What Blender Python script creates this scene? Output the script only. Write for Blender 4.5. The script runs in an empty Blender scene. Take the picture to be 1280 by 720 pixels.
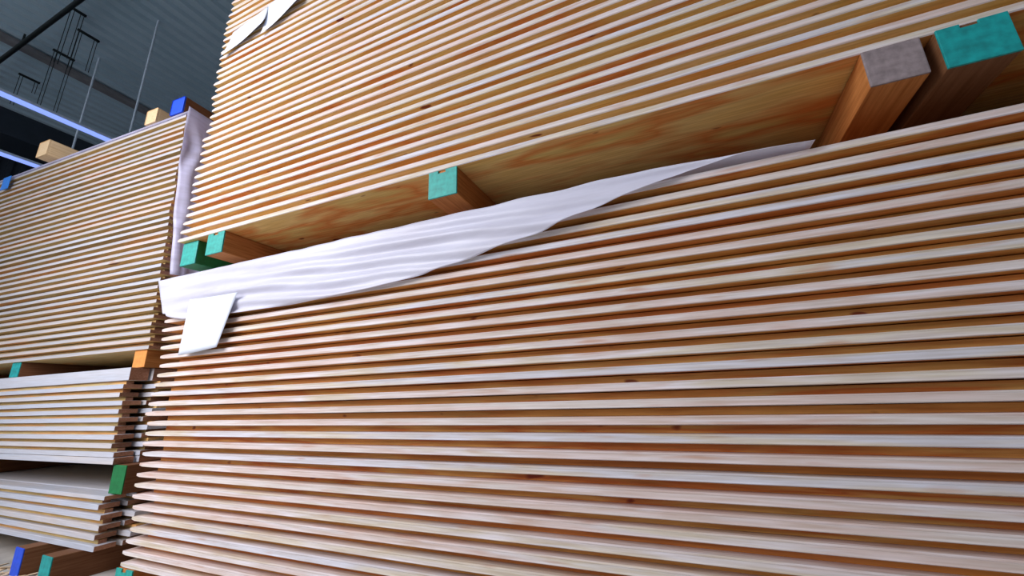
import bpy, bmesh, math, random
from mathutils import Vector, Matrix
random.seed(7)
U = 0.038            # one board thickness in metres; all layout numbers are in board thicknesses
FLOOR = -17.8        # floor level below the eye, in board thicknesses
C = bpy.context.scene.collection
def V(x, y, z): return Vector((x*U, y*U, (z-FLOOR)*U))

# ---------------------------------------------------------------- materials
def lin(c):
    return tuple(((v/255)/12.92 if v/255 <= .04045 else ((v/255+.055)/1.055)**2.4) for v in c) + (1,)
def new_mat(name):
    m = bpy.data.materials.new(name); m.use_nodes = True
    nt = m.node_tree; b = nt.nodes['Principled BSDF']
    return m, nt, b
def N(nt, t, **kw):
    n = nt.nodes.new(t)
    for k, v in kw.items(): setattr(n, k, v)
    return n
def ramp(nt, stops, interp='LINEAR'):
    r = nt.nodes.new('ShaderNodeValToRGB'); e = r.color_ramp.elements; r.color_ramp.interpolation = interp
    while len(e) < len(stops): e.new(.5)
    for i, (p, c) in enumerate(stops): e[i].position = p; e[i].color = c
    return r
def wood(name, tones, knot, grain=.25, knot_amt=1.0, knot_scale=(0.9, 2.2, 2.2), rough=.6, patch=.5, streak=(1.2, 26, 26), axis=0, kthr=.72, kw=.05):
    """tones: list of linear colours picked per object; long grain runs along local axis"""
    m, nt, b = new_mat(name); L = nt.links.new
    tc = N(nt, 'ShaderNodeTexCoord'); oi = N(nt, 'ShaderNodeObjectInfo')
    off = N(nt, 'ShaderNodeVectorMath', operation='SCALE'); off.inputs[0].default_value = (37, 61, 83)
    L(oi.outputs['Random'], off.inputs['Scale'])
    add = N(nt, 'ShaderNodeVectorMath', operation='ADD'); L(tc.outputs['Object'], add.inputs[0]); L(off.outputs[0], add.inputs[1])
    def mapped(sc):
        if axis == 1: sc = (sc[1], sc[0], sc[2])
        mp = N(nt, 'ShaderNodeMapping'); mp.inputs['Scale'].default_value = sc; L(add.outputs[0], mp.inputs[0]); return mp
    base = ramp(nt, [(i/max(1, len(tones)-1)*.98, t) for i, t in enumerate(tones)])
    # tone: object random plus slow change along the board
    n1 = N(nt, 'ShaderNodeTexNoise'); n1.inputs['Scale'].default_value = 1; n1.inputs['Detail'].default_value = 3
    L(mapped((2.2, 9, 30)).outputs[0], n1.inputs['Vector'])
    mr = N(nt, 'ShaderNodeMapRange'); mr.inputs[1].default_value = .3; mr.inputs[2].default_value = .7
    mr.inputs[3].default_value = -patch/2; mr.inputs[4].default_value = patch/2; L(n1.outputs['Fac'], mr.inputs[0])
    h = N(nt, 'ShaderNodeMath', operation='MULTIPLY'); h.inputs[1].default_value = 7.31; L(oi.outputs['Random'], h.inputs[0])
    fr = N(nt, 'ShaderNodeMath', operation='FRACT'); L(h.outputs[0], fr.inputs[0])
    s = N(nt, 'ShaderNodeMath', operation='ADD', use_clamp=True); L(fr.outputs[0], s.inputs[0]); L(mr.outputs[0], s.inputs[1])
    L(s.outputs[0], base.inputs[0])
    # fine streaks
    n2 = N(nt, 'ShaderNodeTexNoise'); n2.inputs['Scale'].default_value = 6; n2.inputs['Detail'].default_value = 4
    L(mapped(streak).outputs[0], n2.inputs['Vector'])
    sr = ramp(nt, [(.3, (1-grain, 1-grain*1.25, 1-grain*1.6, 1)), (.7, (1, 1, 1, 1))]); L(n2.outputs['Fac'], sr.inputs[0])
    mul = N(nt, 'ShaderNodeMix', data_type='RGBA', blend_type='MULTIPLY'); mul.inputs[0].default_value = 1
    L(base.outputs[0], mul.inputs[6]); L(sr.outputs[0], mul.inputs[7])
    # knots
    n3 = N(nt, 'ShaderNodeTexNoise'); n3.inputs['Scale'].default_value = 5; n3.inputs['Detail'].default_value = 1
    L(mapped(knot_scale).outputs[0], n3.inputs['Vector'])
    kr = N(nt, 'ShaderNodeMapRange'); kr.inputs[1].default_value = kthr; kr.inputs[2].default_value = kthr+kw
    kr.inputs[4].default_value = knot_amt; L(n3.outputs['Fac'], kr.inputs[0])
    mk = N(nt, 'ShaderNodeMix', data_type='RGBA'); L(kr.outputs[0], mk.inputs[0]); L(mul.outputs[2], mk.inputs[6]); mk.inputs[7].default_value = knot
    L(mk.outputs[2], b.inputs['Base Color']); b.inputs['Roughness'].default_value = rough
    b.inputs['Specular IOR Level'].default_value = .25
    return m
def plain(name, rgb, rough=.6, var=.12, scale=30, metal=0, bump=0):
    m, nt, b = new_mat(name); L = nt.links.new
    tc = N(nt, 'ShaderNodeTexCoord'); n = N(nt, 'ShaderNodeTexNoise'); n.inputs['Scale'].default_value = scale; n.inputs['Detail'].default_value = 4
    L(tc.outputs['Object'], n.inputs['Vector'])
    c = lin(rgb); d = tuple(v*(1-var) for v in c[:3])+(1,); e = tuple(min(1, v*(1+var)) for v in c[:3])+(1,)
    r = ramp(nt, [(.3, d), (.7, e)]); L(n.outputs['Fac'], r.inputs[0]); L(r.outputs[0], b.inputs['Base Color'])
    b.inputs['Roughness'].default_value = rough; b.inputs['Metallic'].default_value = metal
    if bump:
        bp = N(nt, 'ShaderNodeBump'); bp.inputs['Strength'].default_value = bump; L(n.outputs['Fac'], bp.inputs['Height']); L(bp.outputs[0], b.inputs['Normal'])
    return m
RED = lin((120, 36, 22))
M = {}
M['coreu'] = wood('golden_pine_shaded', [lin((252, 208, 128)), lin((254, 214, 150)), lin((242, 204, 120)), lin((238, 150, 76)), lin((253, 212, 134)), lin((250, 206, 122)), lin((244, 176, 92))], RED, grain=.24, knot_amt=.9, patch=.6, kthr=.728, knot_scale=(2.0, 5.5, 6.5))  # golden wood tone with underside shade and bounced light put into the colour
M['core'] = wood('amber_pine_shaded', [lin((238, 176, 96)), lin((230, 156, 84)), lin((222, 170, 96)), lin((212, 120, 56)), lin((240, 184, 104)), lin((228, 152, 76)), lin((218, 136, 70))], RED, grain=.3, knot_amt=.85, patch=.6, kthr=.72, knot_scale=(2.4, 6, 6))  # amber wood tone, darkened and reddened to carry the recess shade
M['lip'] = wood('pale_pine_lit', [lin((232, 222, 218)), lin((230, 210, 204)), lin((236, 228, 230)), lin((226, 214, 196)), lin((224, 222, 230))], lin((196, 150, 124)), grain=.24, knot_amt=.8, patch=.8, kthr=.64, kw=.2, knot_scale=(1.6, 6, 14))  # paler copy of the board wood; lit fronts and tops put into the colour
M['core2'] = wood('olive_pine_shaded', [lin((238, 204, 136)), lin((216, 192, 134)), lin((240, 180, 110)), lin((228, 196, 130)), lin((196, 168, 116))], RED, grain=.3, knot_amt=.7, patch=.7, kthr=.75)  # olive wood tone with the recess shade put into the colour
M['lip2'] = wood('grey_white_pine_lit', [lin((196, 190, 190)), lin((184, 184, 190)), lin((204, 190, 184)), lin((192, 194, 202))], lin((170, 130, 100)), grain=.14, knot_amt=.6, patch=.6, kthr=.76)  # greyish pale copy of that wood, lit edges put into its colour
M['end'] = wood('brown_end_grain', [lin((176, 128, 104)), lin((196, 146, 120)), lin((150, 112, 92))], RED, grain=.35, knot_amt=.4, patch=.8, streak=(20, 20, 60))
M['lip3'] = wood('whitened_pine_lit', [lin((200, 202, 212)), lin((192, 198, 212)), lin((206, 202, 204))], lin((190, 170, 150)), grain=.12, knot_amt=.5, patch=.6, kthr=.78)  # whitest copy of the wood, carrying lit edges and tops in its colour
M['beam'] = wood('orange_sawn_timber', [lin((196, 122, 60)), lin((206, 138, 78)), lin((186, 110, 56))], RED, grain=.35, knot_amt=.7, axis=1, kthr=.74)
M['beam_pale'] = wood('pale_sawn_timber', [lin((236, 204, 158)), lin((240, 214, 176))], lin((170, 110, 70)), grain=.2, knot_amt=.6, axis=1, kthr=.75)
M['beam_end'] = plain('orange_end_grain', (222, 146, 70), .7, .15, 50)
M['beam_dark'] = wood('brown_sawn_timber', [lin((118, 78, 52)), lin((132, 92, 64))], RED, grain=.35, axis=1, kthr=.75)
M['beam_grey'] = plain('weathered_end_grain', (142, 128, 128), .85, .25, 60)
M['teal'] = plain('teal_end_paint', (32, 160, 148), .55, .22, 55)
M['teal_dark'] = plain('deep_teal_end_paint', (16, 150, 148), .55, .3, 45)
M['green'] = plain('green_end_paint', (14, 112, 58), .6, .2, 45)
M['blue'] = plain('blue_end_paint', (24, 78, 214), .55, .15, 45)
M['paper'] = plain('white_paper', (222, 228, 240), .7, .02, 20)
M['concrete'] = plain('concrete_floor', (184, 182, 178), .8, .2, 6, bump=.1)
M['wall'] = plain('dark_cladding', (52, 60, 70), .6, .12, 3)
M['dark_metal'] = plain('dark_painted_steel', (34, 40, 38), .5, .2, 10)
M['roof_beam'] = plain('brown_grey_flashing', (150, 146, 146), .6, .15, 4)
M['steel'] = plain('galvanised_wire', (225, 235, 245), .5, .1, 20)
M['chips'] = plain('wood_shavings', (214, 190, 160), .8, .25, 90)
M['strap'] = plain('bright_blue_strap', (30, 130, 230), .4, .1, 30)
def roof_mat():
    m, nt, b = new_mat('blue_grey_profiled_sheet')
    tc = N(nt, 'ShaderNodeTexCoord'); n = N(nt, 'ShaderNodeTexNoise'); n.inputs['Scale'].default_value = .6; n.inputs['Detail'].default_value = 5
    nt.links.new(tc.outputs['Object'], n.inputs['Vector'])
    r = ramp(nt, [(.3, lin((200, 222, 230))), (.7, lin((214, 232, 240)))]); nt.links.new(n.outputs['Fac'], r.inputs[0])
    nt.links.new(r.outputs[0], b.inputs['Base Color']); b.inputs['Roughness'].default_value = .5
    return m
M['roof'] = roof_mat()
def film_mat(name, col, clear):
    m, nt, b = new_mat(name); L = nt.links.new
    b.inputs['Base Color'].default_value = lin(col); b.inputs['Roughness'].default_value = .32
    b.inputs['Specular IOR Level'].default_value = .5
    tl = N(nt, 'ShaderNodeBsdfTranslucent'); tl.inputs[0].default_value = lin(col)
    tr = N(nt, 'ShaderNodeBsdfTransparent')
    m1 = N(nt, 'ShaderNodeMixShader'); m1.inputs[0].default_value = .3; L(b.outputs[0], m1.inputs[1]); L(tl.outputs[0], m1.inputs[2])
    tc = N(nt, 'ShaderNodeTexCoord'); n = N(nt, 'ShaderNodeTexNoise'); n.inputs['Scale'].default_value = 3; n.inputs['Detail'].default_value = 4
    mp = N(nt, 'ShaderNodeMapping'); mp.inputs['Scale'].default_value = (1, 1, 7); L(tc.outputs['Object'], mp.inputs[0]); L(mp.outputs[0], n.inputs['Vector'])
    mr = N(nt, 'ShaderNodeMapRange'); mr.inputs[1].default_value = .35; mr.inputs[2].default_value = .7; mr.inputs[3].default_value = clear*.3; mr.inputs[4].default_value = clear*1.5
    L(n.outputs['Fac'], mr.inputs[0])
    m2 = N(nt, 'ShaderNodeMixShader'); L(mr.outputs[0], m2.inputs[0]); L(m1.outputs[0], m2.inputs[1]); L(tr.outputs[0], m2.inputs[2])
    bp = N(nt, 'ShaderNodeBump'); bp.inputs['Strength'].default_value = .25; bp.inputs['Distance'].default_value = .01; L(n.outputs['Fac'], bp.inputs['Height']); L(bp.outputs[0], b.inputs['Normal'])
    out = [x for x in nt.nodes if x.type == 'OUTPUT_MATERIAL'][0]; L(m2.outputs[0], out.inputs[0])
    return m
M['film'] = film_mat('milky_wrapping_film', (242, 242, 254), .22)
M['film2'] = film_mat('lavender_wrapping_film', (232, 230, 254), .3)
def emis(name, rgb, s):
    m, nt, b = new_mat(name); b.inputs['Base Color'].default_value = lin(rgb)
    b.inputs['Emission Color'].default_value = lin(rgb); b.inputs['Emission Strength'].default_value = s
    return m
M['lamp'] = emis('cool_lamp_tube', (136, 160, 250), .75)

# ---------------------------------------------------------------- helpers
def mesh_obj(name, bm, mat, parent=None, loc=None, rotz=0, smooth=False):
    me = bpy.data.meshes.new(name); bmesh.ops.recalc_face_normals(bm, faces=bm.faces); bm.to_mesh(me); bm.free()
    me.materials.append(mat)
    if smooth:
        for p in me.polygons: p.use_smooth = True
    o = bpy.data.objects.new(name, me); C.objects.link(o)
    if parent is not None: o.parent = parent
    if loc is not None: o.location = loc
    o.rotation_euler.z = rotz
    return o
def tag(o, label=None, cat=None, group=None, kind=None):
    if label: o['label'] = label
    if cat: o['category'] = cat
    if group: o['group'] = group
    if kind: o['kind'] = kind
    return o
def box(bm, x0, x1, y0, y1, z0, z1, bev=0):
    vs = [bm.verts.new((x*U, y*U, z*U)) for x in (x0, x1) for y in (y0, y1) for z in (z0, z1)]
    f = [(0, 1, 3, 2), (4, 6, 7, 5), (0, 4, 5, 1), (2, 3, 7, 6), (0, 2, 6, 4), (1, 5, 7, 3)]
    fs = [bm.faces.new([vs[i] for i in q]) for q in f]
    if bev:
        es = list({e for q in fs for e in q.edges})
        bmesh.ops.bevel(bm, geom=es, offset=bev*U, segments=2, affect='EDGES', profile=.6)
def rings(bm, rs):
    """rs: list of closed loops (lists of 4 xyz in thickness units); bridged and capped"""
    vv = [[bm.verts.new((x*U, y*U, z*U)) for x, y, z in r] for r in rs]
    for a, b in zip(vv, vv[1:]):
        for i in range(len(a)): bm.faces.new((a[i], a[(i+1) % len(a)], b[(i+1) % len(a)], b[i]))
    bm.faces.new(vv[0]); bm.faces.new(vv[-1][::-1])
D_ = .95; H_ = .5    # tongue projection and height
# local origin: front right corner of the pack's visible end (left end for the near pack) at the bottom
def tongue_bm(Ln, W, endp=1.2, h=H_, flip=False, sgn=1, tip=.16, plainend=False):
    """tongue rim running round a board. Ln runs along +x*sgn from the visible end"""
    bm = bmesh.new()
    def r(x, y, z): return [(x*sgn, y, z), ((Ln-x)*sgn, y, z), ((Ln-x)*sgn, W-y, z), (x*sgn, W-y, z)]
    if plainend: rs = [r(.05, .07, 0), r(0, 0, .04), r(0, 0, h-.05), r(.05, .08, h)]
    else: rs = [r(endp, .06, 0), r(endp*.35, 0, tip*.35), r(0, .02, tip), r(0, .02, h-tip), r(endp*.35, .0, h-.07), r(endp, .1, h)]
    if flip: rs = [[(x, y, 1-z) for x, y, z in q] for q in rs]
    rings(bm, rs); return bm
def core_bm(Ln, W, d, ex, z0=H_, z1=.945, sgn=1):
    bm = bmesh.new(); a, b = sorted((ex*sgn, (Ln-ex)*sgn)); box(bm, a, b, d, W-d, z0, z1, .035); return bm
ORD = ['', 'first', 'second', 'third', 'fourth', 'fifth', 'sixth', 'seventh', 'eighth', 'ninth', 'tenth', 'eleventh', 'twelfth', 'thirteenth', 'fourteenth', 'fifteenth', 'sixteenth', 'seventeenth', 'eighteenth', 'nineteenth', 'twentieth']
TENS = {2: 'twenty', 3: 'thirty', 4: 'forty'}
def ordw(n):
    if n <= 20: return ORD[n]
    t, u = divmod(n, 10)
    return {3: 'thirtieth', 4: 'fortieth'}[t] if u == 0 else TENS[t]+'-'+ORD[u]
def copy_tree(o, parent=None):
    c = o.copy(); C.objects.link(c); c.parent = parent
    for ch in list(o.children): copy_tree(ch, c)
    return c
def make_board(name, Ln, W, d, ex, cm, lm, sgn=1, endm=None, **kw):
    o = mesh_obj(name, core_bm(Ln, W, d, ex, sgn=sgn), cm)
    t = mesh_obj('tongue', tongue_bm(Ln, W, endp=ex*.92, sgn=sgn, **kw), lm, o); t['label'] = 'pale tongue edge, lit tone put into its colour'
    t.data.materials.append(cm)          # underside takes the core's amber, with shade and bounce put into the colour
    for p in t.data.polygons:
        if p.normal.z < -.97: p.material_index = 1
    if endm is not None:
        t.data.materials.append(endm); o.data.materials.append(endm)
        for p in t.data.polygons:
            if abs(p.normal.x) > .6: p.material_index = 2
        for p in o.data.polygons:
            if abs(p.normal.x) > .6: p.material_index = 1
    return o
def interp(pts, z):
    pts = sorted(pts)
    if z <= pts[0][0]: return pts[0][1]
    for (a, b), (c, d) in zip(pts, pts[1:]):
        if z <= c: return b+(d-b)*(z-a)/(c-a)
    return pts[-1][1]

# ---------------------------------------------------------------- near stacks (right)
Z0 = 13.35; YL = 26.55; YU = 25.13; ZU = 18.26
tips_low = [(9.98,-54.09),(8.9,-54.34),(7.98,-54.34),(6.88,-53.97),(5.9,-53.94),(4.82,-53.57),(3.89,-53.85),(2.87,-54.02),(1.85,-54.03),(.85,-54.12),(-.22,-54.48),(-1.13,-53.86),(-3.05,-53.75),(-4.15,-53.63),(-5.08,-53.58),(-6.08,-53.78),(-7.08,-53.98),(-7.83,-53.98),(-8.77,-53.62),(-10.06,-53.27),(-11,-53.33),(-11.85,-53.28),(-12.86,-53.58),(-13.95,-53.42)]
tips_up = [(51.1,-50.55),(49.34,-51.1),(47.41,-50.96),(43.25,-50.89),(42.27,-50.65),(41.44,-51.07),(40.41,-50.65),(39.46,-51.04),(38.33,-50.59),(37.39,-50.97),(36.34,-50.7),(35.32,-50.43),(34.41,-50.5),(33.34,-50.37),(32.38,-50.57),(31.59,-51.28),(30.57,-50.85),(29.51,-51.02),(28.45,-50.72),(27.78,-51.45),(26.89,-51.35),(25.64,-51.45),(24.67,-51.25),(23.92,-51.3),(22.68,-51.18),(22.05,-51.6),(20.87,-51.25),(20.08,-51.76),(18.73,-51.94),(17.99,-52.16)]
LEN = 112; WID = 32
src = None
for i in range(29):
    z = Z0 - i
    o = make_board('pine_board', LEN, WID, D_, 1.7, M['core'], M['lip'], tip=.13) if src is None else copy_tree(src)
    src = src or o
    o.location = V(interp(tips_low, z+.3), YL+random.uniform(-.09, .09), z)
    o.rotation_euler = (0, 0, math.radians(random.uniform(-.05, .05)))
    lab = 'topmost board of the lower right stack, its left part under the white film' if i == 0 else \
          'lowest board of the lower right stack' if i == 28 else \
          (f'pale edged pine board, {ordw(i+1)} from the top of the lower right stack' if i < 14 else f'pale edged pine board, {ordw(29-i)} from the bottom of the lower right stack')
    tag(o, lab, 'board', 'boards in the lower right stack')
srcu = None
for i in range(42):
    z = ZU + i
    o = make_board('pine_board', LEN, WID, D_, 1.3, M['coreu'], M['lip'], tip=.15) if srcu is None else copy_tree(srcu)
    srcu = srcu or o
    o.location = V(interp(tips_up, z+.1), YU+(random.uniform(-.07, .07) if i else 0), z)
    o.rotation_euler = (0, 0, math.radians(random.uniform(-.05, .05)))
    lab = 'bottom board of the upper right stack, its knotty underside showing above the dark gap' if i == 0 else \
          f'pale edged pine board, {ordw(i+1)} from the bottom of the upper right stack'
    tag(o, lab, 'board', 'boards in the upper right stack')

# ---------------------------------------------------------------- squared bearers
def bearer(x0, x1, y0, y1, z0, z1, wm, pm, label, plabel, group, rotz=0, name='timber_bearer', end=.12, bev=.08, notch=False):
    w, d, h = x1-x0, y1-y0, z1-z0
    bm = bmesh.new(); box(bm, 0, w, end, d, 0, h, bev)
    o = mesh_obj(name, bm, wm, None, V(x0, y0, z0), rotz); tag(o, label, 'timber', group)
    bm = bmesh.new()
    if notch:      # small bite out of the painted end
        box(bm, 0, w, 0, end+.02, 0, h*.9, .03); box(bm, 0, w*.34, 0, end+.02, h*.88, h, .03); box(bm, w*.6, w, 0, end+.02, h*.88, h, .03)
    else: box(bm, 0, w, 0, end+.02, 0, h, bev)
    e = mesh_obj('painted_end' if pm not in (M['beam_grey'], M['beam_pale'], M['beam_end']) else 'end_face', bm, pm, o); e['label'] = plabel
    return o
G1 = 'bearers between the two right stacks'
bt = ZU-.03; bb = 15.85
bearer(-17.85, -15.2, YU, 55, bb, bt, M['beam'], M['teal'], 'squared timber with turquoise painted end in the middle of the gap above the film', 'turquoise painted end', G1, notch=True)
bearer(-46.5, -43.8, YU+.05, 55, bb, bt, M['beam'], M['teal'], 'turquoise ended timber, right one of the pair at the left end of the gap', 'turquoise painted end', G1, notch=True)
bearer(-51.6, -48.9, YU+.45, 55, bb-.35, bt, M['green'], M['teal'], 'green sided timber, leftmost under the upper right stack', 'turquoise painted end', G1)
bearer(10.95, 13.5, YU-.1, 55, bb+.1, bt, M['beam'], M['beam_grey'], 'timber with bare grey end beside the deep teal one at the right', 'bare grey end', G1)
bearer(14.1, 16.9, YU-.2, 55, bb, bt, M['beam_dark'], M['teal_dark'], 'brown timber with a deep teal painted end, rightmost in the gap', 'deep teal painted end', G1, notch=True)
bearer(45, 47.6, YU+.1, 55, bb, bt, M['beam'], M['teal'], 'turquoise ended timber outside the view near the far right end of the gap', 'turquoise painted end', G1)
# long battens that carry those bearers on the lower stack
for yy, lb in ((31.5, 'front'), (47, 'rear')):
    bm = bmesh.new(); box(bm, 0, LEN-8, 0, 3.2, 0, 1.12, .06)
    o = mesh_obj('timber_batten', bm, M['beam_dark'], None, V(-50, yy, Z0+1.0)); tag(o, f'long dark batten lying on the lower right stack, {lb} one', 'timber', 'battens in the gap')
G2 = 'bearers under the lower right stack'
lt = Z0-28-.03
bearer(-53.6, -50.9, YL-.25, 56, FLOOR, lt, M['beam'], M['teal'], 'green ended timber under the left end of the lower right stack', 'green painted end', G2, notch=True)
for x, w_ in ((-20, 'middle'), (12, 'right'), (45, 'far right')):
    bearer(x, x+2.6, YL-.1, 56, FLOOR, lt, M['beam'], M['teal'], f'timber on the floor under the {w_} part of the lower right stack', 'green painted end', G2)

# ---------------------------------------------------------------- left stacks
def place(o, cx, cy, z, rot): o.location = V(cx, cy, z); o.rotation_euler = (0, 0, rot)
# tall one: 36 boards, turned slightly
R1 = math.radians(3.4); src1 = None
for i in range(36):
    z = 7.42 + i*1.003
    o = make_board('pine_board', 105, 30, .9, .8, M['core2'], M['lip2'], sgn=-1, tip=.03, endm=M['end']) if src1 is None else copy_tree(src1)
    src1 = src1 or o
    cx = interp([(7.4, -62.5), (12, -62.9), (25, -63.9), (44, -65.3)], z) + random.uniform(-.12, .12)
    place(o, cx, 29.35+random.uniform(-.1, .1), z, R1)
    lab = 'bottom board of the tall stack at upper left' if i == 0 else 'topmost board of the tall stack at upper left, below loose timbers' if i == 35 else \
        (f'thin pine board, {ordw(i+1)} from the bottom of the tall upper left stack' if i < 18 else f'thin pine board, {ordw(36-i)} from the top of the tall upper left stack')
    tag(o, lab, 'board', 'boards in the tall left stack')
TOP1 = 7.42+35*1.003+.95
def loc1(a, b):      # point on the tall left stack: a to the left of its corner, b behind its face
    return (-65.3 - a*math.cos(R1) - b*math.sin(R1), 29.35 - a*math.sin(R1) + b*math.cos(R1))
# middle left stack: front row of narrow boards, wider row behind
def rows_stack(zs, cx, cy, rot, wfront, wback, names, grp, exo, mats):
    srcs = {}
    for k, (z, h, full) in enumerate(zs):
        for row in (0, 1):
            key = (row, round(h, 2), full, k % 2 == 0)
            W = wfront if row == 0 else wback
            if key not in srcs:
                if full:
                    bm = bmesh.new(); a, b = -104, 0; box(bm, a+.5, b-.5, .3, W-.3, -.01, h-.07, .03)
                    o = mesh_obj('plain_board', bm, mats[0])
                    t = mesh_obj('tongue', tongue_bm(104, W, h=h-.06, sgn=-1, plainend=True), mats[1], o); t['label'] = 'whitish edge'
                    t.location.z = .005*U
                    t.data.materials.append(M['end'])
                    for p in t.data.polygons:
                        if abs(p.normal.x) > .6: p.material_index = 1
                else:
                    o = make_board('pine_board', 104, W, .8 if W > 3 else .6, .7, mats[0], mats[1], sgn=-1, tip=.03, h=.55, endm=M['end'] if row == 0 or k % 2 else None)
                srcs[key] = o
            else: o = copy_tree(srcs[key])
            e = exo[row][k % len(exo[row])]
            y = cy + (0 if row == 0 else wfront+.35*math.cos(rot))
            place(o, cx+e - (0 if row == 0 else wfront*math.sin(rot)), y + random.uniform(-.12, .12), z, rot)
            nm = names(k)
            lab = f'whitish edged board, {nm}, front row' if row == 0 else f'brown ended board, {nm}, row behind'
            tag(o, lab, 'board', grp+(' front row' if row == 0 else ' back row'))
z_top2 = 5.2; zs2 = [(z_top2-1.62, 1.62, True)]
z = z_top2-1.62
for k in range(9): z -= .985; zs2.append((z, 1, False))
z -= .8; zs2.append((z, .8, True)); ZB2 = z
n2 = len(zs2)
rows_stack(zs2, -63.7, 28.5, math.radians(2), 2.0, 27,
    lambda k: 'topmost in the middle left stack' if k == 0 else 'lowest in the middle left stack' if k == n2-1 else f'{ordw(k+1)} from the top in the middle left stack',
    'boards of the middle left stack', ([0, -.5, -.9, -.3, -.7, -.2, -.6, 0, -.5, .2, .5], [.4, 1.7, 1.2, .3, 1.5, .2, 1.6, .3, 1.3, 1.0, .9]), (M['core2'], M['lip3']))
zs3 = []; z = -9.2 - .55; zs3.append((z, .5, True))
for k in range(5): z -= 1.03; zs3.append((z, 1, False))
ZB3 = z
n3 = len(zs3)
rows_stack(zs3, -62.9, 28.3, math.radians(.6), 2.0, 27,
    lambda k: 'topmost in the low bottom left stack' if k == 0 else 'lowest in the low bottom left stack' if k == n3-1 else f'{ordw(k+1)} from the top in the low bottom left stack',
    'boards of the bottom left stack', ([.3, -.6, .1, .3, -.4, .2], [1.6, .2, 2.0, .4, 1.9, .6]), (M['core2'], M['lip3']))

G3 = 'bearers between the left stacks'
def bear2(cx, cy, w, z0, z1, wm, pm, label, plabel, rot=0, grp=G3, ln=26, **kw):
    return bearer(cx, cx+w, cy, cy+ln, z0, z1, wm, pm, label, plabel, grp, rotz=rot, **kw)
bear2(-65.6, 29.5, 2.4, z_top2, 7.4, M['beam'], M['beam_end'], 'orange bare timber block under the near end of the tall left stack', 'bright orange end', R1)
bear2(-94.5, 27.75, 2.3, z_top2, 7.4, M['beam_dark'], M['teal_dark'], 'teal ended timber in the dark gap under the tall left stack', 'teal painted end', R1)
bear2(-128, 26, 2.3, z_top2, 7.4, M['beam'], M['beam_pale'], 'timber outside the view at the far end of the left gap', 'pale end', R1)
bear2(-63.6, 28.9, 2.5, -9.2, ZB2-.03, M['beam_dark'], M['green'], 'bright green ended timber between the middle and bottom left stacks', 'green painted end', math.radians(2))
bear2(-108, 27.5, 2.5, -9.2, ZB2-.03, M['beam_dark'], M['green'], 'timber outside the view holding up the middle left stack', 'green painted end', math.radians(2))
G4 = 'bearers on the floor under the left stacks'
bear2(-74.6, 26.3, 2.2, FLOOR, ZB3-.03, M['beam_dark'], M['blue'], 'blue ended timber on the floor at the bottom left corner', 'blue painted end', math.radians(-2), G4, name='timber_bearer')  # dark timber colour stands in for shade on the sides
bear2(-67.4, 26.0, 2.4, FLOOR, ZB3-.03, M['beam_dark'], M['teal_dark'], 'teal ended timber on the floor under the bottom left stack', 'teal painted end', math.radians(-2), G4)  # shaded sides put into the colour by the darker timber
bear2(-110, 26.5, 2.4, FLOOR, ZB3-.03, M['beam_pale'], M['teal_dark'], 'timber outside the view under the bottom left stack', 'teal painted end', 0, G4)

G5 = 'loose timbers on top of the tall left stack'
def top_timber(a, b, w, h, wm, pm, label, plabel):
    x, y = loc1(a, b)
    return bearer(x, x+w, y, y+27, TOP1+.12, TOP1+.12+h, wm, pm, label, plabel, G5, rotz=R1, bev=.18)
top_timber(36.8, -1.6, 3.2, 3.0, M['beam_pale'], M['beam_pale'], 'pale timber jutting out on top of the tall left stack', 'pale sawn end')
top_timber(9.6, -.2, 2.7, 2.6, M['beam_pale'], M['beam_pale'], 'short looking pale timber beside the blue ended one', 'pale sawn end')
top_timber(3.6, -.2, 2.9, 2.8, M['beam_dark'], M['blue'], 'brown timber with a blue end on top of the tall left stack', 'blue painted end')
top_timber(66, -1.2, 3.2, 3, M['beam_pale'], M['beam_pale'], 'pale timber at the far left end on top of the tall stack', 'pale sawn end')

# blue strap round the far end of the tall stack
x, y = -112.3, 26.1
bm = bmesh.new(); box(bm, -2.6, 0, -.14, -.04, 0, 2.6, .03)
o = mesh_obj('blue_tag', bm, M['strap'], None, V(x, y, 40.4), R1); tag(o, 'bright blue tag on the tall left stack at the left edge of the view', 'tag')

# ---------------------------------------------------------------- films and papers
def grid_obj(name, nu, nv, fn, mat, thick=.03, parent=None):
    bm = bmesh.new(); g = [[bm.verts.new(V(*fn(i/nu, j/nv))) for j in range(nv+1)] for i in range(nu+1)]
    for i in range(nu):
        for j in range(nv): bm.faces.new((g[i][j], g[i+1][j], g[i+1][j+1], g[i][j+1]))
    o = mesh_obj(name, bm, mat, parent, smooth=True)
    s = o.modifiers.new('Solidify', 'SOLIDIFY'); s.thickness = thick*U; s.offset = 0
    return o
from mathutils import noise
def nz(x, y, z=0): return noise.noise(Vector((x, y, z)))
bot = [(-56.6, 10.35), (-54, 10.3), (-52, 9.75), (-49.8, 9.36), (-40, 9.1), (-30.4, 9.13), (-24, 9.4), (-19, 9.85), (-13.9, 10.67), (-8.6, 11.5), (-3.3, 12.84), (1.4, 13.9), (4.5, 14.1), (8.4, 13.9)]
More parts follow.
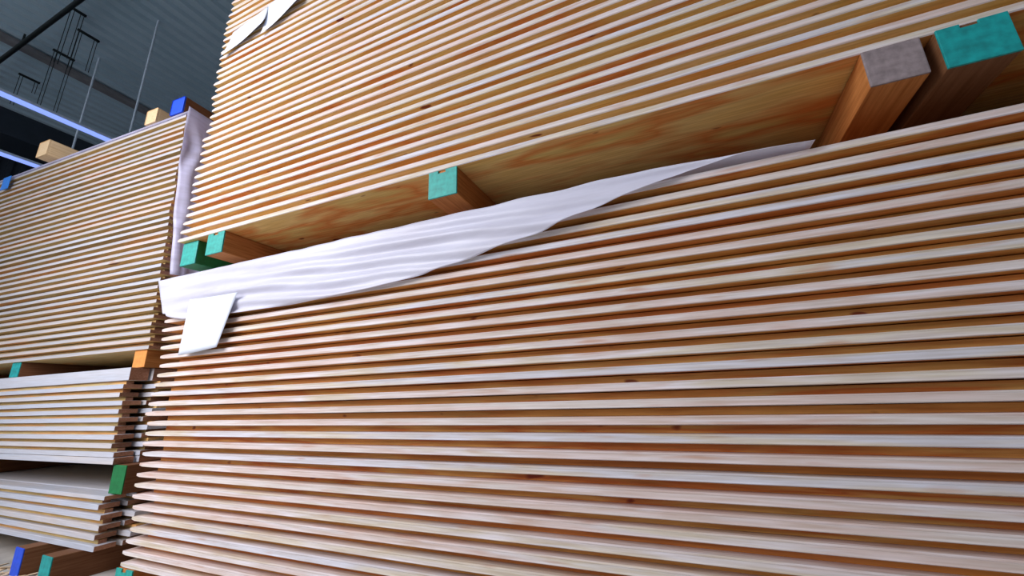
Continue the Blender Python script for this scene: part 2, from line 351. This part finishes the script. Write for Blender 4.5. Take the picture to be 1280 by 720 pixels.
def film_fn(u, v):
    # v<0.2 lies on the stack top, the rest hangs over the front edge
    X = -56.3 + u*64.5
    zt = 14.62 + .12*nz(X*.35, 3) - .62*max(0, u-.86)/.14
    if v < .2:
        t = v/.2; return (X, 33 - t*(33-26.3), zt + (14.5-zt)*(1-t) + .03)
    t = (v-.2)/.8; zb = interp(bot, X); z = zt + (zb-zt)*t
    if X < -53 : X = X + (1-(X+56.3)/3.3)*2.6*t      # free left corner slants in
    hang = .1+.16*t; t = t*min(1, .25+max(0, X+55)/5)
    fold = .16*math.sin((z + .06*X)*2*math.pi/1.35 + 1.2*nz(X*.12, z*.3))*min(1, t*3) + .3*nz(X*.16 + z*.55, z*1.1, 2)*min(1, t*2)
    big = -.35*math.exp(-((X+12 - (13-z)*4.5)/7)**2)*t
    fold *= max(.1, min(1, (X+54)/7))
    return (X, 26.18 - hang + fold*.9 + big, z)
film = grid_obj('plastic_film', 150, 34, film_fn, M['film'], .02)
tag(film, 'milky white plastic film draped over the top edge of the lower right stack', 'plastic film')
def film2_fn(u, v):
    Y = 28.95 + 20*u + (1.2*max(0, v-.25) if u < .3 else 0)
    zt = 43.75; z = zt + (17.3-zt)*v
    cx = interp([(7.4, -62.5), (25, -63.9), (44, -65.3)], z)
    b = (Y-29.35)
    X = cx - b*math.sin(R1) + 1.15 + .55*math.sin(Y*1.9 + nz(0, z*.12)*2.5)*min(1, v*4) + .5*nz(Y*.3, z*.1) + 1.2*v*v*nz(Y*.2, 9)
    return (X, Y, z)
f2 = grid_obj('plastic_film', 60, 50, film2_fn, M['film2'], .02)
tag(f2, 'lavender plastic film hanging down the end of the tall left stack', 'plastic film')
def film2b_fn(u, v):
    a = -.9 + 104*u; x, y = loc1(a, -.3+29*v)
    return (x, y, TOP1+.1 if v > .02 else TOP1-.35)
f3 = grid_obj('plastic_film', 40, 60, film2b_fn, M['film2'], .02)
tag(f3, 'plastic film lying flat over the top of the tall left stack, only its edge seen', 'plastic film')

def sheet(name, pts, depth, label, cat, bulge=.25, group=None):
    """pts: four corners (x,z) top-left, top-right, bottom-right, bottom-left; depth(u,v) gives y"""
    def fn(u, v):
        a = [pts[0][k]*(1-u)+pts[1][k]*u for k in (0, 1)]; b = [pts[3][k]*(1-u)+pts[2][k]*u for k in (0, 1)]
        return (a[0]*(1-v)+b[0]*v, depth(u, v), a[1]*(1-v)+b[1]*v)
    o = grid_obj(name, 14, 12, fn, M['paper'], .015); tag(o, label, cat, group); return o
sheet('paper_sheet', [(-48.3, 11.25), (-40.6, 11.1), (-43.1, 5.85), (-49.2, 5.4)], lambda u, v: 25.5 + .35*v + .12*math.sin(u*3), 'blank white card hanging below the film near the left end of the lower stack', 'paper')
sheet('paper_sheet', [(-48.9, 46.8), (-42.5, 48.0), (-42.2, 44.7), (-49.6, 43.0)], lambda u, v: 25.04 - .5*v*v + .15*math.sin(u*4)*v, 'left of two blank white papers high on the upper right stack', 'paper', group='papers on the upper stack')
sheet('paper_sheet', [(-42.6, 48.2), (-36.6, 49.4), (-36.0, 45.2), (-42.6, 43.4)], lambda u, v: 25.04 - .55*v*v + .25*math.sin(u*3+1)*v, 'right of two blank white papers high on the upper right stack', 'paper', group='papers on the upper stack')

# ---------------------------------------------------------------- building
CEIL = 220
def struct(name, bm, m): o = mesh_obj(name, bm, m); o['kind'] = 'structure'; return o
def wbox(bm, x0, x1, y0, y1, z0, z1): box(bm, x0, x1, y0, y1, z0-FLOOR, z1-FLOOR)
bm = bmesh.new(); wbox(bm, -475, 160, -160, 420, FLOOR-4, FLOOR); struct('floor', bm, M['concrete'])
# profiled roof sheet, ribs along y
bm = bmesh.new(); P_ = 7.8; xs = []
x = -475.0
while x < 165:
    xs += [(x, 0), (x+P_*.4, 0), (x+P_*.5, 2.3), (x+P_*.9, 2.3)]; x += P_
prof = [(a, CEIL-b) for a, b in xs]
for y0, y1 in ((-160, 420),):
    lo = [(bm.verts.new((a*U, y0*U, (z-FLOOR)*U)), bm.verts.new((a*U, y1*U, (z-FLOOR)*U)), bm.verts.new((a*U, y0*U, (CEIL+6-FLOOR)*U)), bm.verts.new((a*U, y1*U, (CEIL+6-FLOOR)*U))) for a, z in prof]
    for a, b in zip(lo, lo[1:]):
        bm.faces.new((a[0], b[0], b[1], a[1])); bm.faces.new((a[2], a[3], b[3], b[2]))
        bm.faces.new((a[0], a[2], b[2], b[0])); bm.faces.new((a[1], b[1], b[3], a[3]))
    for q in (lo[0], lo[-1]): bm.faces.new((q[0], q[1], q[3], q[2]))
struct('ceiling', bm, M['roof'])
bm = bmesh.new(); wbox(bm, -481, -475, -160, 420, FLOOR, CEIL+6)
y = -160
while y < 420: wbox(bm, -475.2, -473.8, y, y+3, FLOOR, CEIL-2.2); y += 7
struct('wall_left', bm, M['wall'])
bm = bmesh.new(); wbox(bm, -481, 166, 420, 426, FLOOR, CEIL+6); struct('wall_back', bm, M['wall'])
bm = bmesh.new(); wbox(bm, 66, 72, -160, 420, FLOOR, CEIL+6); struct('light_block_wall_right', bm, M['wall'])  # unseen wall put in close on the right to block daylight
bm = bmesh.new(); wbox(bm, -354, -348, -160, 420, CEIL-5, CEIL-2.2); struct('trim_1', bm, M['roof_beam'])
bm = bmesh.new(); wbox(bm, -473.8, -440, -160, 420, CEIL-22, CEIL-2.2); struct('trim_2', bm, M['wall'])

def tube(bm, p, q, r, n=10):
    p, q = Vector(p), Vector(q); d = (q-p); m = Matrix.Translation((p+q)/2) @ d.to_track_quat('Z', 'Y').to_matrix().to_4x4()
    bmesh.ops.create_cone(bm, cap_ends=True, segments=n, radius1=r*U, radius2=r*U, depth=d.length, matrix=m)
bm = bmesh.new(); tube(bm, V(-473, 66.5, 211), V(159, 66.5, 211), 1.15)
for x in range(-460, 150, 60): tube(bm, V(x, 66.5, 211), V(x, 66.5, CEIL), .5)
tag(mesh_obj('roof_pipe', bm, M['dark_metal'], smooth=True), 'dark green pipe crossing under the roof at the top left corner', 'pipe')

# suspended strip lights
def strip_light(X, y0, y1, z, label, yw):
    bm = bmesh.new(); box(bm, -1.0, 1.0, 0, y1-y0, .7, 2.2, .1)
    o = mesh_obj('strip_light', bm, M['steel'], None, V(X, y0, z)); tag(o, label, 'light', 'suspended strip lights')
    bm = bmesh.new(); box(bm, -1.3, 1.3, .2, y1-y0-.2, -.5, .75, .3); mesh_obj('lamp_tube', bm, M['lamp'], o)['label'] = 'glowing blue white tube'
    for yy in yw:
        bm = bmesh.new(); tube(bm, (0, (yy-y0)*U, 2.1*U), (0, (yy-y0)*U, (CEIL-z-2.32)*U), .55, 8)
        mesh_obj('suspension_wire', bm, M['steel'], o)
strip_light(-258, 20, 180, 133, 'long blue white strip light, the nearer above the left stack', (35, 93.5, 150))
strip_light(-322, 20, 180, 133, 'long blue white strip light, the farther and lower in view', (35, 93.5, 150))
strip_light(-90, -150, -20, 150, 'strip light outside the view over the aisle behind', (-130, -40))
strip_light(-170, -150, -20, 150, 'strip light outside the view over the aisle, farther left', (-130, -40))

def hanger(X, y0, y1, drop, label):
    bm = bmesh.new(); box(bm, -.7, .7, 0, y1-y0, -3.3, -2.2, .2)
    o = mesh_obj('roof_hanger', bm, M['dark_metal'], None, V(X, y0, CEIL)); tag(o, label, 'hanger', 'hangers under the roof')
    for yy in (.8, 2.2, y1-y0-2.2, y1-y0-.8):
        if drop[0] is None and yy > 3: continue
        bm = bmesh.new(); tube(bm, (0, yy*U, -2.5*U), (0, yy*U, -drop[0 if yy < 3 else 1]*U), .17, 6); mesh_obj('rod', bm, M['dark_metal'], o)
    bm = bmesh.new()
    box(bm, -.5, .5, y1-y0-.3, y1-y0+.9, -3, -1.8, .2); mesh_obj('end_cap', bm, M['steel'], o)
hanger(-306, 77, 87, (30, 26), 'dark roof hanger with long rods, nearest of the four left of the wire')
hanger(-338, 78, 88, (42, 44), 'dark roof hanger with long rods, in the middle of the four')
hanger(-384, 78, 88, (26, 12), 'dark roof hanger, lowest in view by the bright strip light')
hanger(-291, 68, 75, (40, 34), 'short dark roof hanger at the very top of the view')

# wood shavings on the floor near the left bearers
bm = bmesh.new()
for k in range(700):
    cx, cy = random.uniform(-95, -56), random.uniform(12, 27.5); a = random.uniform(0, math.tau); l, w = random.uniform(.25, .9), random.uniform(.08, .3)
    dx, dy = math.cos(a)*l, math.sin(a)*l; ex, ey = -math.sin(a)*w, math.cos(a)*w; z = random.uniform(.02, .3)
    p = [(cx-dx-ex, cy-dy-ey, .02), (cx+dx-ex, cy+dy-ey, z), (cx+dx+ex, cy+dy+ey, z+.05), (cx-dx+ex, cy-dy+ey, .04)]
    t = [bm.verts.new((x*U, y*U, q*U)) for x, y, q in p]; b = [bm.verts.new((x*U, y*U, (q+.04)*U)) for x, y, q in p]
    bm.faces.new(t); bm.faces.new(b[::-1])
    for i in range(4): bm.faces.new((t[i], b[i], b[(i+1) % 4], t[(i+1) % 4]))
tag(mesh_obj('wood_shavings', bm, M['chips']), 'pale wood shavings scattered on the floor by the blue ended timber', 'wood shavings', kind='stuff')

# ---------------------------------------------------------------- light
w = bpy.data.worlds.new('daylight'); bpy.context.scene.world = w; w.use_nodes = True
nt = w.node_tree; bg = nt.nodes['Background']
bg.inputs[0].default_value = (.80, .87, 1.0, 1); bg.inputs[1].default_value = .52
def area(name, loc, target, sx, sy, e, col):
    l = bpy.data.lights.new(name, 'AREA'); l.shape = 'RECTANGLE'; l.size = sx*U; l.size_y = sy*U; l.energy = e; l.color = col
    o = bpy.data.objects.new(name, l); C.objects.link(o); o.location = V(*loc)
    o.rotation_euler = (V(*target)-V(*loc)).to_track_quat('-Z', 'Y').to_euler(); return o
area('added_key_light', (-62, -22, 36), (-44, 27, 10), 50, 40, 50, (.97, .95, 1))  # added area light, left behind the camera, for falloff to the right; no fixture

# ---------------------------------------------------------------- camera
cam = bpy.data.cameras.new('camera'); co = bpy.data.objects.new('camera', cam); C.objects.link(co)
r = Vector((.91742, .39706, -.02611)); u = Vector((.12789, -.2321, .96425)); f = Vector((-.3768, .88796, .26371))
m = Matrix((r, u, -f)).transposed().to_4x4(); m.translation = V(0, 0, 0); co.matrix_world = m
cam.sensor_width = 36; cam.lens = 511.6*36/1280; cam.clip_start = .01; cam.clip_end = 200
sc = bpy.context.scene; sc.camera = co
sc.view_settings.view_transform = 'Standard'; sc.view_settings.look = 'None'; sc.view_settings.gamma = 1
sc.view_settings.use_curve_mapping = False; sc.view_settings.exposure = .65
